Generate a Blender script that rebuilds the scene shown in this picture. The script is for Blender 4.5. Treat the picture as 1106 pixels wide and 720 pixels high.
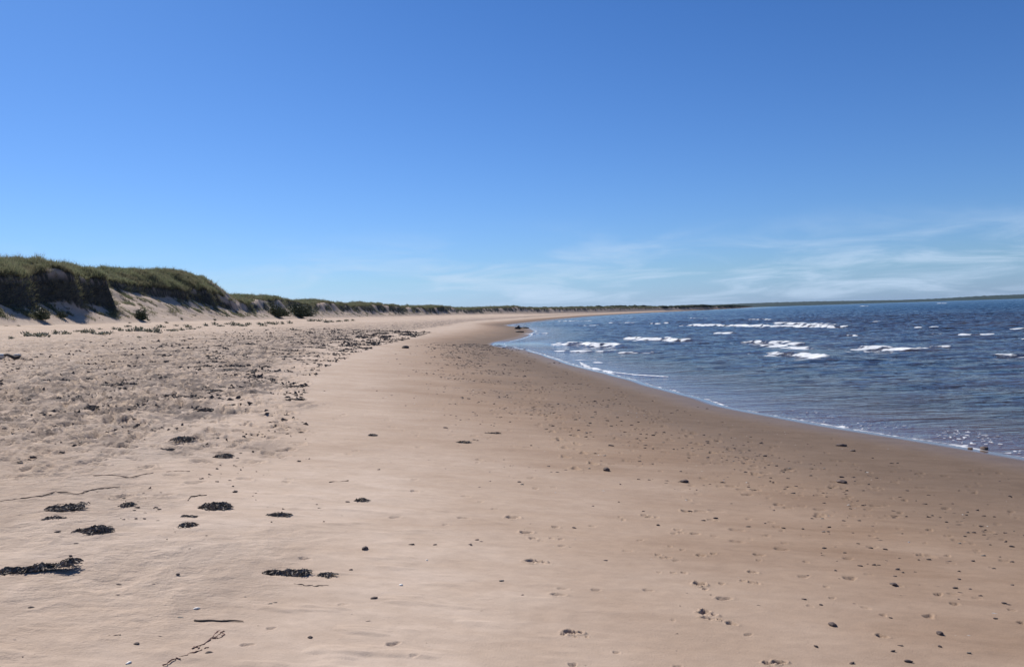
import bpy, math, random
import numpy as np
from mathutils import Matrix, Vector
random.seed(7); rng = np.random.default_rng(11)
for o in list(bpy.data.objects): bpy.data.objects.remove(o)
S = bpy.context.scene; COL = S.collection
# ---------------------------------------------------------------- camera
EYE = 1.6; FPX = 851.0; ROLL = math.atan(.032); PITCH = math.atan(20.3/851)
fwd = Vector((0, math.cos(PITCH), -math.sin(PITCH)))
right = Vector((math.cos(ROLL), 0, -math.sin(ROLL)))
up = right.cross(fwd).normalized(); right = fwd.cross(up).normalized()
cd = bpy.data.cameras.new('camera'); cam = bpy.data.objects.new('camera', cd); COL.objects.link(cam)
m = Matrix((right, up, -fwd)).transposed().to_4x4(); m.translation = (0, 0, EYE); cam.matrix_world = m
cd.sensor_width = 36; cd.lens = FPX/1106*36; cd.clip_start = .05; cd.clip_end = 60000
S.camera = cam
# ---------------------------------------------------------------- light
SUN_AZ = math.radians(-38); SUN_EL = math.radians(45)      # azimuth from +Y, clockwise seen from above
sd = Vector((math.sin(SUN_AZ)*math.cos(SUN_EL), math.cos(SUN_AZ)*math.cos(SUN_EL), math.sin(SUN_EL)))
L = bpy.data.lights.new('sun', 'SUN'); L.energy = 5.0; L.angle = math.radians(.53); L.color = (1, .955, .89)
sun = bpy.data.objects.new('sun', L); COL.objects.link(sun)
sun.rotation_euler = sd.to_track_quat('Z', 'Y').to_euler()
W = bpy.data.worlds.new('World'); S.world = W; W.use_nodes = True
nt = W.node_tree; nt.nodes.clear(); N = nt.nodes.new; LK = nt.links.new
out = N('ShaderNodeOutputWorld'); bg = N('ShaderNodeBackground'); bg.inputs['Strength'].default_value = .081
sky = N('ShaderNodeTexSky'); sky.sky_type = 'NISHITA'; sky.sun_disc = False
sky.sun_elevation = SUN_EL; sky.sun_rotation = SUN_AZ; sky.altitude = 0
sky.air_density = 1.0; sky.dust_density = .4; sky.ozone_density = 3.0
tc = N('ShaderNodeTexCoord'); sx = N('ShaderNodeSeparateXYZ'); LK(tc.outputs['Generated'], sx.inputs[0])
def M(op, a, b=None, c=None):
    n = N('ShaderNodeMath'); n.operation = op
    for i, v in enumerate((a, b, c)):
        if v is None: continue
        if isinstance(v, (int, float)): n.inputs[i].default_value = v
        else: LK(v, n.inputs[i])
    return n.outputs[0]
# the air of the day: deeper blue than the clean model, more so high up
el_ = M('MULTIPLY', M('MAXIMUM', sx.outputs['Z'], 0), 2.3); el_ = M('MINIMUM', M('POWER', el_, .7), 1)
tm = N('ShaderNodeMix'); tm.data_type = 'RGBA'; LK(el_, tm.inputs[0]); tm.inputs[6].default_value = (.56, .785, 1.19, 1); tm.inputs[7].default_value = (.285, .56, .95, 1)
lo = M('MULTIPLY', M('SUBTRACT', 1, M('MINIMUM', M('DIVIDE', M('MAXIMUM', sx.outputs['Z'], 0), .045), 1)), 1)
tl = N('ShaderNodeMix'); tl.data_type = 'RGBA'; tl.blend_type = 'MULTIPLY'; LK(lo, tl.inputs[0]); LK(tm.outputs[2], tl.inputs[6]); tl.inputs[7].default_value = (.93, .98, 1.22, 1)
tmul = N('ShaderNodeMix'); tmul.data_type = 'RGBA'; tmul.blend_type = 'MULTIPLY'; tmul.inputs[0].default_value = 1; LK(sky.outputs[0], tmul.inputs[6]); LK(tl.outputs[2], tmul.inputs[7])
zz = M('ADD', M('MAXIMUM', sx.outputs['Z'], 0), .12)
px = M('DIVIDE', sx.outputs['X'], zz); py = M('DIVIDE', sx.outputs['Y'], zz)
cv = N('ShaderNodeCombineXYZ'); LK(px, cv.inputs[0]); LK(py, cv.inputs[1])
n1 = N('ShaderNodeTexNoise'); n1.inputs['Scale'].default_value = 1.15; n1.inputs['Detail'].default_value = 7; n1.inputs['Roughness'].default_value = .58
n1.inputs['Distortion'].default_value = .6; LK(cv.outputs[0], n1.inputs['Vector'])
def MR(v, a, b, c, d):
    n = N('ShaderNodeMapRange'); n.interpolation_type = 'SMOOTHSTEP'; LK(v, n.inputs[0])
    for i, q in enumerate((a, b, c, d)): n.inputs[i+1].default_value = q
    return n.outputs[0]
cl = MR(n1.outputs[0], .40, .72, 0, 1)
band = M('MULTIPLY', MR(sx.outputs['Z'], .0, .03, .5, 1), MR(sx.outputs['Z'], .03, .125, 1, 0))
side = MR(sx.outputs['X'], -.5, .1, .35, 1)
cf = M('MULTIPLY', M('MULTIPLY', M('MULTIPLY', cl, band), side), .78)
mx = N('ShaderNodeMix'); mx.data_type = 'RGBA'; LK(cf, mx.inputs['Factor']); LK(tmul.outputs[2], mx.inputs[6]); mx.inputs[7].default_value = (5.9, 7.4, 9.4, 1)
LK(mx.outputs[2], bg.inputs['Color']); LK(bg.outputs[0], out.inputs[0])
S.view_settings.view_transform = 'Standard'; S.view_settings.look = 'None'; S.view_settings.gamma = 1
S.view_settings.exposure = 0.3; S.view_settings.use_curve_mapping = False
S.render.engine = 'CYCLES'
S.cycles.max_bounces = 5; S.cycles.diffuse_bounces = 3; S.cycles.volume_bounces = 0

# ---------------------------------------------------------------- noise
_g = np.random.default_rng(3); _A = _g.uniform(0, 2*np.pi, 4096).astype(np.float32); _GX = np.cos(_A); _GY = np.sin(_A)
def perlin(x, y, seed=0):
    xi = np.floor(x).astype(np.int64); yi = np.floor(y).astype(np.int64)
    fx = (x-xi).astype(np.float32); fy = (y-yi).astype(np.float32)
    def g(ix, iy, dx, dy):
        h = (ix*374761393 + iy*668265263 + seed*2246822519) & 0xffffffff
        h = ((h ^ (h >> 13))*1274126177) & 0xffffffff
        h = (h ^ (h >> 16)) & 4095
        return _GX[h]*dx + _GY[h]*dy
    u = fx*fx*fx*(fx*(fx*6-15)+10); v = fy*fy*fy*(fy*(fy*6-15)+10)
    a = g(xi, yi, fx, fy); b = g(xi+1, yi, fx-1, fy); c = g(xi, yi+1, fx, fy-1); d = g(xi+1, yi+1, fx-1, fy-1)
    return (a*(1-u)+b*u)*(1-v) + (c*(1-u)+d*u)*v
def fbm(x, y, o=4, seed=0, r=.5):
    t = 0; a = 1.; s = 0
    for i in range(o):
        t = t + a*perlin(x*2**i, y*2**i, seed+i*17); s += a; a *= r
    return t/s*1.5
def sm(x, a, b):
    t = np.clip((x-a)/(b-a), 0, 1); return t*t*(3-2*t)

# ---------------------------------------------------------------- the place: plan and profile (metres; camera at the origin, shore runs along +Y)
WY = [-60, -20, 5, 11.2, 12.9, 14.9, 18, 24.9, 31.7, 43.3, 52, 62, 68, 78, 90, 105, 125, 150, 173, 200, 240, 301, 466, 650, 1200, 2000, 3500, 6500]
WX = [20, 14, 9.3, 7.3, 6.8, 6.1, 5.2, 4.3, 3.2, 1.9, .6, -.95, -.3, 1.6, 2.3, 3.2, 3.0, .6, -1.6, 2, 8, 16.6, 47, 97, 300, 575, 1050, 2000]
SY = [-60, -20, 5, 15, 25, 45, 90, 200, 240, 301, 466, 650, 1200, 2000, 3500, 6500]
SX = [20, 14, 9.3, 6.3, 4.3, 2.6, 2.0, 3.5, 8, 16.6, 47, 97, 300, 575, 1050, 2000]
TY = [-60, 60, 100, 160, 220, 300, 400, 466, 650, 1200, 2000, 3500, 6500]
TX = [-37, -40, -41, -43, -42, -30, -9, 12, 79, 292, 570, 1044, 1995]
FS = [-90, -40, -15, -3, 0, 1, 4, 9, 12, 16, 25, 35, 43, 60]
FZ = [-4, -3, -1.7, -.86, -.7, -.645, -.43, -.03, .22, .44, .9, 1.4, 2.0, 2.6]
ZY = [-60, 60, 80, 89, 95, 100, 104, 112, 119, 123, 126, 131, 138, 148, 158, 165, 174, 182, 190, 205, 225, 240, 255, 285, 310, 335, 365, 390, 420, 460, 480, 590, 800, 1200, 9000]
ZC = [8.5, 8.5, 8.5, 8.4, 8.0, 8.1, 9.0, 9.4, 9.6, 9.6, 9.6, 9.2, 5.4, 6.4, 6.6, 7.1, 6.4, 5.8, 6.0, 6.8, 6.0, 6.2, 6.7, 5.6, 5.6, 6.3, 4.6, 5.4, 5.6, 6.3, 5.0, 5.1, 4.5, 5, 5]
TTY = [-60, 60, 72, 79, 87, 92, 96, 98, 102, 112, 119, 125, 130, 138]
TTZ = [6.4, 6.4, 6.6, 7.2, 7.0, 7.4, 8.0, 8.0, 7.1, 6.6, 6.9, 6.5, 4.6, 4.9]
TFY = [-60, 60, 88, 91, 95, 98, 102, 112, 119, 125, 130, 138]
TFZ = [4.2, 4.2, 4.2, 5.2, 7.0, 6.8, 6.1, 5.6, 5.1, 4.7, 3.9, 3.9]
def crv(y, a, b): return np.interp(y, a, b)
def smoothcrv(y, a, b):                      # rounds the corners of the broken line
    w = np.clip(np.abs(y)*.05, .4, 60)
    return (crv(y-w, a, b)+crv(y-w/2, a, b)+2*crv(y, a, b)+crv(y+w/2, a, b)+crv(y+w, a, b))/6
def shore(x, y):
    d = (smoothcrv(y+4, SY, SX)-smoothcrv(y-4, SY, SX))/8
    c = 1/np.sqrt(1+d*d)
    wig = .16*perlin(y/2.6, y*0+.5, 5)+.35*perlin(y/9, y*0+.5, 6)
    s = (smoothcrv(y, WY, WX)+wig-x)*c
    s0 = (smoothcrv(y, SY, SX)-x)*c
    return s, s0, c
def ground(x, y):
    """height and zone masks at (x, y)"""
    x = np.asarray(x, float); y = np.asarray(y, float)
    s, s0, c = shore(x, y)
    se = s0+(s-s0)*np.exp(-(np.maximum(s0, 0)/14)**2)
    z = np.interp(se, FS, FZ)
    far = sm(y, 350, 900)
    z = z + .05*perlin(x/5, y/9, 21)*sm(se, 1, 5) + .12*perlin(x/14, y/20, 22)*sm(se, 12, 22)
    t = (smoothcrv(y, TY, TX)-x)*c
    wn = perlin(y/7+x*.02, x/9, 31)*1.5 + perlin(y/2.6, x/4, 32)*.55*(1-sm(y, 120, 200))
    t = t + perlin(y/22, x*0+.3, 33)*1.2
    yy = y + perlin(x/6, y/6, 36)*2.0
    zc = crv(yy, ZY, ZC); 
    zt = np.where(y < 138, crv(yy, TTY, TTZ), 2+(zc-2)*.88)
    zf = np.where(y < 138, crv(yy, TFY, TFZ), 2+(zc-2)*.50)
    zto = 2.0
    tf = (zf-zto)/.58
    ts = t + 1.25*wn*sm(t, 1, 4)*(1-sm(t, 14, 22))
    zf = zf + (perlin(y/4.5, y*0+.7, 35)*1.0+perlin(y/1.7, x/6, 37)*.5-.15)*(1-sm(zf, 5, 6.5))*(1-.6*sm(y, 130, 150))
    zf = np.minimum(zf, zt-.5); tf = (zf-zto)/.58
    tt = tf + (zt-zf)*(.34+.45*sm(y, 132, 150))
    tcx = tt + 5.5
    q = np.clip(ts/np.maximum(tf, .1), 0, 1); za = zto+(zf-zto)*(q*.75+q*q*.25)
    q = np.clip((ts-tf)/np.maximum(tt-tf, .1), 0, 1); zb = zf+(zt-zf)*q
    q = np.clip((ts-tt)/5.5, 0, 1); zcc = zt+(zc-zt)*np.sin(q*np.pi/2)
    q = np.clip((ts-tcx)/30, 0, 1); zd = zc-2.2*q*q+fbm(x/11, y/11, 3, 41)*1.3*np.clip((ts-tcx)/6, 0, 1)
    zdune = np.where(ts < tf, za, np.where(ts < tt, zb, np.where(ts < tcx, zcc, zd)))
    dm = sm(t, -2.0, 1.2)
    z = z*(1-dm)+np.maximum(zdune, z)*dm
    top = sm(ts-tt, -.5, .25)
    scarp = sm(ts-tf, -.35, .1)*(1-top)*sm(zt-zf, .3, 1.0)
    patch = fbm(x/2.4+y*.25, y/1.1, 3, 51)
    near1 = 1-sm(y, 88, 96)
    slump = sm(patch, -.03+.08*(1-near1), .25)*sm(t, .2, 1.5)*(1-sm(ts-tf, -.2, .2))*sm(ts/np.maximum(tf, .1), .05, .6)
    bare = sm(fbm(x/3.2, y/3.2, 3, 61), .28, .42)*top + sm(fbm(x/3.5, y/7, 3, 65), .14, .30)*sm(y, 138, 150)*(1-sm(ts-tt, .5, 2))*(top+scarp) + sm(y, 127, 129)*(1-sm(y, 134, 138))*(1-sm(ts, 7, 10))*(top+scarp)
    veg = np.clip(np.maximum(top-.9*bare, np.maximum(scarp*.95-bare*(y > 126), slump*.7)), 0, 1)
    z = z + veg*.35*fbm(x/1.1, y/1.1, 3, 62)*sm(t, 1, 3) + top*.55*fbm(x/3.4, y/4.2, 3, 64) + fbm(x/3.5, y/3.5, 3, 63)*.22*sm(t, 0, 3)
    return z, dict(s=se, t=t, ts=ts, veg=veg, scarp=scarp, top=top, slump=slump, c=c)
def gz(x, y): return float(ground(np.array([x]), np.array([y]))[0][0])
def at(u, v, z0=None):
    """point of the ground (or of the level z0) in the direction measured at photo position u, v"""
    d = fwd*FPX + right*(u-553) - up*(v-360)
    if z0 is not None:
        k = (z0-EYE)/d.z; return (d.x*k, d.y*k)
    rr = np.exp(np.linspace(math.log(2), math.log(900), 9000))/FPX
    xs, ys, zs = d.x*rr, d.y*rr, EYE+d.z*rr
    hit = np.nonzero(zs < ground(xs, ys)[0])[0]
    i = hit[0] if len(hit) else len(rr)-1
    return (float(xs[i]), float(ys[i]))

# ---------------------------------------------------------------- object helpers
def tag(o, label=None, cat=None, group=None, kind=None):
    if label: o['label'] = label
    if cat: o['category'] = cat
    if group: o['group'] = group
    if kind: o['kind'] = kind
    return o
def link_mesh(name, verts, faces, mat, attrs=None, smooth=True, parent=None):
    me = bpy.data.meshes.new(name)
    verts = np.ascontiguousarray(verts, dtype=np.float32)
    if isinstance(faces, np.ndarray):
        k = faces.shape[1]; n = len(faces)
        me.vertices.add(len(verts)); me.vertices.foreach_set('co', verts.ravel())
        me.loops.add(n*k); me.loops.foreach_set('vertex_index', np.ascontiguousarray(faces, dtype=np.int32).ravel())
        me.polygons.add(n); me.polygons.foreach_set('loop_start', np.arange(n, dtype=np.int32)*k)
        me.update(calc_edges=True)
    else:
        me.from_pydata([tuple(map(float, v)) for v in verts], [], faces); me.update()
    me.polygons.foreach_set('use_smooth', np.full(len(me.polygons), smooth))
    for k, v in (attrs or {}).items():
        a = me.attributes.new(k, 'FLOAT', 'POINT'); a.data.foreach_set('value', np.ascontiguousarray(v, dtype=np.float32).ravel())
    me.materials.append(mat)
    o = bpy.data.objects.new(name, me); COL.objects.link(o)
    if parent: o.parent = parent
    return o
class NT:
    def __init__(s, name):
        s.m = bpy.data.materials.new(name); s.m.use_nodes = True; s.t = s.m.node_tree
        s.b = s.t.nodes['Principled BSDF']; s.out = s.t.nodes['Material Output']
    def n(s, typ, **kw):
        n = s.t.nodes.new(typ)
        for k, v in kw.items():
            if hasattr(n, k) and not k.startswith('_'): setattr(n, k, v)
        return n
    def lk(s, a, b): s.t.links.new(a, b)
    def put(s, sock, v):
        if isinstance(v, (int, float)): sock.default_value = v
        elif isinstance(v, tuple): sock.default_value = v if len(v) == 4 or len(v) == 3 and sock.type == 'VECTOR' else v+(1,)
        else: s.lk(v, sock)
    def attr(s, a): n = s.n('ShaderNodeAttribute'); n.attribute_name = a; return n.outputs['Fac']
    def math(s, op, a, b=0, c=None):
        n = s.n('ShaderNodeMath', operation=op); s.put(n.inputs[0], a); s.put(n.inputs[1], b)
        if c is not None: s.put(n.inputs[2], c)
        return n.outputs[0]
    def mix(s, f, a, b):
        n = s.n('ShaderNodeMix', data_type='RGBA'); s.put(n.inputs[0], f); s.put(n.inputs[6], a); s.put(n.inputs[7], b); return n.outputs[2]
    def mr(s, v, a, b, c=0., d=1.):
        n = s.n('ShaderNodeMapRange', interpolation_type='SMOOTHSTEP'); s.put(n.inputs[0], v)
        for i, q in enumerate((a, b, c, d)): n.inputs[i+1].default_value = q
        return n.outputs[0]
    def noise(s, scale, detail=4, rough=.5, stretch=(1, 1, 1), rot=0, dist=0, obj=False):
        t = s.n('ShaderNodeTexCoord') if obj else s.n('ShaderNodeNewGeometry')
        mp = s.n('ShaderNodeMapping'); s.lk(t.outputs['Object' if obj else 'Position'], mp.inputs[0])
        mp.inputs['Scale'].default_value = stretch; mp.inputs['Rotation'].default_value = (0, 0, rot)
        n = s.n('ShaderNodeTexNoise'); n.inputs['Scale'].default_value = scale; n.inputs['Detail'].default_value = detail
        n.inputs['Roughness'].default_value = rough; n.inputs['Distortion'].default_value = dist
        s.lk(mp.outputs[0], n.inputs['Vector']); return n.outputs[0]
    def bump(s, h, strength, dist, normal=None):
        b = s.n('ShaderNodeBump'); b.inputs['Strength'].default_value = strength; b.inputs['Distance'].default_value = dist
        s.lk(h, b.inputs['Height'])
        if normal is not None: s.lk(normal, b.inputs['Normal'])
        return b.outputs[0]
def simple(name, col, col2=None, rough=.8, scale=30, bump=0., spec=.3, obj=True):
    k = NT(name); f = k.noise(scale, 5, .6, obj=obj)
    k.put(k.b.inputs['Base Color'], k.mix(k.mr(f, .35, .65), col, col2 or tuple(c*.6 for c in col)))
    k.b.inputs['Roughness'].default_value = rough; k.b.inputs['Specular IOR Level'].default_value = spec
    if bump: k.lk(k.bump(f, bump, .01), k.b.inputs['Normal'])
    return k.m

# ---------------------------------------------------------------- sand material
k = NT('sand')
film_ = k.attr('film')
wet, roughm, veg, tone = k.attr('wet'), k.attr('rough'), k.attr('veg'), k.attr('tone')
blot = k.noise(13, 4, .6, (.7, 1.2, 1))
big = k.noise(.45, 4, .55, (1, .55, 1)); med = k.noise(3.0, 5, .6, (.6, 1.3, 1), dist=.4); fine = k.noise(90, 3, .7); grain = k.noise(600, 2, .8)
streak = k.noise(1.6, 5, .6, (.35, 1.6, 1), rot=-.15, dist=.5)
dry = k.mix(k.mr(med, .3, .7), (.42, .322, .247), (.475, .374, .296))
midc = k.mix(k.mr(streak, .35, .65), (.240, .158, .104), (.292, .200, .136))
wetc = k.mix(k.mr(med, .3, .7), (.128, .088, .062), (.155, .108, .077))
c1 = k.mix(tone, dry, midc)
c1 = k.mix(k.mr(big, .40, .62, 0, .35), c1, (.33, .235, .165))
c2 = k.mix(wet, c1, wetc)
gr = k.math('MULTIPLY', k.mr(grain, .3, .7, .88, 1.12), k.mr(blot, .3, .7, .95, 1.05))
gm = k.n('ShaderNodeMix', data_type='RGBA', blend_type='MULTIPLY'); gm.inputs[0].default_value = 1; k.lk(c2, gm.inputs[6]); k.lk(gr, gm.inputs[7])
# broken bits of weed and dark grit, plus painted shade of trampled sand relief
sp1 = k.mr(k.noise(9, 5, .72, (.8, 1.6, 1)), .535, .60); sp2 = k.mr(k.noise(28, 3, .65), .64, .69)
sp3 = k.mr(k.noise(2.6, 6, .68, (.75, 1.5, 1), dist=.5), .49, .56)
shade_streak = k.mr(k.noise(2.0, 6, .68, (1.5, .42, 1), dist=.4), .455, .555)  # dark streaks putting the shade of trampled lumps and prints into the colour
spk = k.math('MULTIPLY', k.math('MAXIMUM', k.math('MAXIMUM', k.math('MULTIPLY', sp1, .72), k.math('MULTIPLY', sp2, .6)), k.math('MAXIMUM', k.math('MULTIPLY', sp3, .55), k.math('MULTIPLY', shade_streak, .86))), k.attr('grit'))
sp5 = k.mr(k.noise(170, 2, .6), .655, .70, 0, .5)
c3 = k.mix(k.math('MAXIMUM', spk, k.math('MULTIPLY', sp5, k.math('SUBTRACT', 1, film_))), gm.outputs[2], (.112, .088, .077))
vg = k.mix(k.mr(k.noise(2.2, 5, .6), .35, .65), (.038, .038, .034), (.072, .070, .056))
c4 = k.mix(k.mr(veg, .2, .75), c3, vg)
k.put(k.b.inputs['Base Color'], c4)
film = k.attr('film')
k.put(k.b.inputs['Roughness'], k.math('SUBTRACT', .92, k.math('MULTIPLY', film, .80)))
k.put(k.b.inputs['Specular IOR Level'], k.math('ADD', .12, k.math('MULTIPLY', film, .4)))
hsum = k.math('ADD', k.math('MULTIPLY', fine, .25), k.math('MULTIPLY', med, .6))
b1 = k.n('ShaderNodeBump'); k.put(b1.inputs['Strength'], k.math('SUBTRACT', .55, k.math('MULTIPLY', film, .5))); b1.inputs['Distance'].default_value = .02; k.lk(hsum, b1.inputs['Height'])
b2 = k.n('ShaderNodeBump'); k.put(b2.inputs['Strength'], k.math('MULTIPLY', roughm, .9)); b2.inputs['Distance'].default_value = .06
k.lk(k.noise(7, 6, .7, (.8, 1.2, 1)), b2.inputs['Height']); k.lk(b1.outputs[0], b2.inputs['Normal'])
k.lk(b2.outputs[0], k.b.inputs['Normal'])
SAND = k.m

# ---------------------------------------------------------------- ground sheet: rings round the viewpoint, finer close by
core = np.linspace(math.radians(-35.5), math.radians(35.5), 1150)
side_l = np.linspace(-math.pi, math.radians(-35.5), 150)[:-1]; side_r = np.linspace(math.radians(35.5), math.pi, 150)[1:]
TH = np.concatenate([side_l, core, side_r])
R = [.02, .5, 1, 1.5, 2, 2.4]
while R[-1] < 6500:
    r = R[-1]
    if r < 60: d = min(max(r*r/1900, .0085), .13)
    elif r < 140: d = .26
    else: d = r*.0065
    R.append(r+d)
R = np.array(R); nr, ntH = len(R), len(TH)
GX = np.outer(R, np.sin(TH)); GY = np.outer(R, np.cos(TH))
GZ, A = ground(GX.ravel(), GY.ravel()); GZ = GZ.reshape(nr, ntH); A = {q: v.reshape(nr, ntH) for q, v in A.items()}
s, t = A['s'], A['t']
edge = 11.3 + 1.8*fbm(GX/2.2, GY/3.5, 4, 71)*1.2 - 1.3*np.exp(-((GY-16)/7)**2) + 1.2*sm(GY, 30, 60)
rough = sm(s-edge, -.5, 1.3)*(1-sm(t, -7, -1))
soft = sm(s-edge, -.3, 4)
# trampled dry sand: lumps and hollows; it calms down towards the dunes
lump = (np.abs(fbm(GX/.42, GY/.42, 3, 81, .55))*-1.1+.25)*.075 + fbm(GX/1.3, GY/1.3, 3, 85)*.07
lump += .035*(np.maximum(0, perlin(GX/.24, GY/.24, 88))-.12)
farr = .38+1.5*sm(GY, 7, 15)
GZ += lump*rough*(.55+.45*(1-sm(s, 22, 36)))*farr
# drier sand next to it: low drift ridges and scattered flakes
rid = fbm(GX/1.6+GY*.15, GY/.33, 3, 91)
band2 = sm(s, 8.2, 10.5)*(1-rough)
GZ += band2*(.008*rid + .010*np.maximum(0, fbm(GX/.5, GY/.16, 3, 92)-.18)*3)
GZ += .0035*np.abs(fbm(GX/.35, GY/.22, 3, 95))*(1-rough)*sm(s, 6, 9)*(1-sm(R, 14, 20))[:, None]
GZ += .006*fbm(GX/.9, GY/.6, 3, 93)*(1-rough)*sm(s, 0.8, 3)
GZ += .0022*fbm(GX/.16, GY/.10, 3, 94)*(1-rough)*sm(s, 2.5, 4)*(1-sm(R, 18, 26))[:, None]
def stamp(x, y, rad, fn):
    r0 = math.hypot(x, y); a0 = math.atan2(x, y)
    i0, i1 = np.searchsorted(R, [r0-rad, r0+rad]); da = rad/max(r0, .5)
    j0, j1 = np.searchsorted(TH, [a0-da, a0+da])
    if i1 <= i0 or j1 <= j0: return
    sl = (slice(i0, i1), slice(j0, j1))
    GZ[sl] += fn(GX[sl]-x, GY[sl]-y)
def oval(ang, ln, wd, depth, rim=.3):
    ca, sa = math.cos(ang), math.sin(ang)
    def fn(dx, dy):
        a = (dx*sa+dy*ca)/ln; b = (dx*ca-dy*sa)/wd
        b = b*(1+.35*np.sin(a*3))
        q = np.sqrt(a*a+b*b)
        return -depth*(1-sm(q, .55, 1.0)) + depth*rim*np.exp(-((q-1.18)/.17)**2)
    return fn
# footprints trampled into the dry sand
for _ in range(11000):
    y = 5+float(rng.random())**1.25*65; x = float(rng.uniform(-.66*y-2, -2.5))
    ss = float(np.interp(y, SY, SX))-x
    if ss < 10.5 or ss > 36: continue
    if ss < 12.5 and rng.random() < .6: continue
    if rng.random() > (y-6.3)/4.5: continue
    stamp(x, y, .32, oval(rng.normal(0, .5)+(math.pi/2 if rng.random() < .25 else 0), rng.uniform(.10, .17), rng.uniform(.05, .08), rng.uniform(.012, .03)*float(np.interp(y, [7, 13], [.7, 2.3])), rng.uniform(.1, .6)))
# separate prints on the smooth sand: u, v, length px, style
def print_at(u, v, L_, W_, D_, ang=1.45, rim=.35):
    x, y = at(u, v); stamp(x, y, .4, oval(ang, L_, W_, D_, rim))
print_at(619, 683, .052, .022, .028, 1.6); print_at(609, 685, .02, .012, .010); print_at(622, 687.5, .010, .008, .012); print_at(634, 687.5, .011, .008, .012)
print_at(762, 660, .03, .02, .02, 2.0); print_at(764, 663, .055, .022, .022, 1.8); print_at(766, 668, .05, .014, .016, 1.8); print_at(777, 669, .014, .012, .018)
print_at(578, 607, .07, .030, .032, 1.6); print_at(590, 608.5, .035, .02, .008)
print_at(603, 642.5, .05, .018, .010, 1.6); print_at(608, 636, .04, .018, .006, 1.6)
print_at(756, 631, .042, .03, .030, 1.5); print_at(762, 636, .02, .014, .015)
print_at(842, 715, .04, .018, .02, 1.4); print_at(830, 716, .03, .018, .018, 1.6)
for u, v, r in ((711,599,.022),(716,602,.02),(722,602,.022),(724,590,.018),(737,594,.018),(732,572,.03),(728,576,.025),(735,575,.02),(696,556,.03),(701,558,.03),(709,558,.022),
                (768,561,.03),(774,562,.02),(757,600,.03),(771,598,.022),(712,618,.016),(727,618.5,.018),(739,618.5,.02),(803,627,.02),(812,629,.022),(818,630,.018),(569,575,.045),(576,581,.03),
                (554,559,.05),(820,605,.02),(742,552,.045),(744,540,.03),(813,618,.03),(780,630,.02),(670,558,.02),(674,561,.02),(600,569,.03),(596,581,.02),(606,582,.02)):
    print_at(u, v, r*1.25, r*.8, r*.55, 1.5+random.uniform(-.4, .4), .3)
# small pits and scuffs all over the damp sand
for _ in range(3600):
    y = 5+float(rng.random())**1.4*40; x = float(rng.uniform(-.25*y-.5, .5*y))
    ss = float(np.interp(y, WY, WX))-x
    if ss < 1.6 or ss > 11 or rng.random() > (math.exp(-((ss-5.2)/2.0)**2)+.05)*min(1, (y/17)**1.6): continue
    r = float(rng.uniform(.02, .05)); stamp(x, y, r*3.5, oval(rng.uniform(.9, 2.1), r*rng.uniform(1, 2), r*.9, r*rng.uniform(.2, .5), .06))
for _ in range(2300):
    y = 3.5+float(rng.random())**1.35*26; x = float(rng.uniform(-.30*y-.5, .66*y+1))
    ss = float(np.interp(y, WY, WX))-x
    w_ = math.exp(-((ss-4.6)/1.9)**2)+.10*(ss > 1.5)
    if ss < 1.2 or ss > 13 or rng.random() > w_: continue
    r = float(rng.uniform(.010, .030))*(1+y/22); stamp(x, y, r*3, oval(rng.uniform(.8, 2.2), r*rng.uniform(1, 2), r*.75, r*rng.uniform(.25, .6), .15))
# a walked trail running away from the viewer beside the damp line
for i in range(90):
    y = 9+i*.42; x = .9-.022*y+.22*(i % 2)+rng.normal(0, .08)
    stamp(x, y, .3, oval(rng.normal(0, .2), .12, .05, .013+.012*rng.random(), .5))
    x = 3.4-.05*y+.22*(i % 2)+rng.normal(0, .15); y += .2
    stamp(x, y, .3, oval(rng.normal(0, .2), .11, .05, .012+.012*rng.random(), .5))
wet = 1-sm(s + .9*fbm(GX/2.6, GY/4, 3, 101), 1.6, 6.6)
wet = np.clip(.76*wet + .24*(1-sm(s, 4, 9.5)), 0, 1)
tone = 1-sm(s + 1.3*fbm(GX/3.2, GY/2.2, 3, 102), 5.0, 10.8)
tone = np.clip(tone+.20*fbm(GX/2.4, GY/.7, 4, 103)*(1-rough)+.22*fbm(GX/1.1, GY/1.3, 4, 108)*(1-rough), 0, 1)
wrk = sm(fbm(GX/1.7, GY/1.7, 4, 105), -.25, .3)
grit = np.clip(rough*(.42+.6*wrk)*(.55+.95*(1-sm(s-edge, 3, 10)))*(1-sm(s, 22, 31)) + .16*sm(fbm(GX/1.1, GY/.6, 4, 106), .12, .4)*band2, 0, 1)  # weights the weed and grit as well as the painted relief shade
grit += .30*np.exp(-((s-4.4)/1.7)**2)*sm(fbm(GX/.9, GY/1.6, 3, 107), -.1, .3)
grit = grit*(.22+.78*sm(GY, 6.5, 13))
film = (1-sm(s, .10, .55))
film = np.maximum(film, (1-sm(s, .5, 1.6))*.45)
film = np.maximum(film, (1-sm(s, .9, 1.6))*np.exp(-((GY-61)/12)**2))
keep = s > -22
q = keep[:-1, :-1] & keep[1:, :-1] & keep[:-1, 1:] & keep[1:, 1:]
idx = np.arange(nr*ntH).reshape(nr, ntH)
F = np.stack([idx[:-1, :-1], idx[1:, :-1], idx[1:, 1:], idx[:-1, 1:]], -1)[q]
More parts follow.
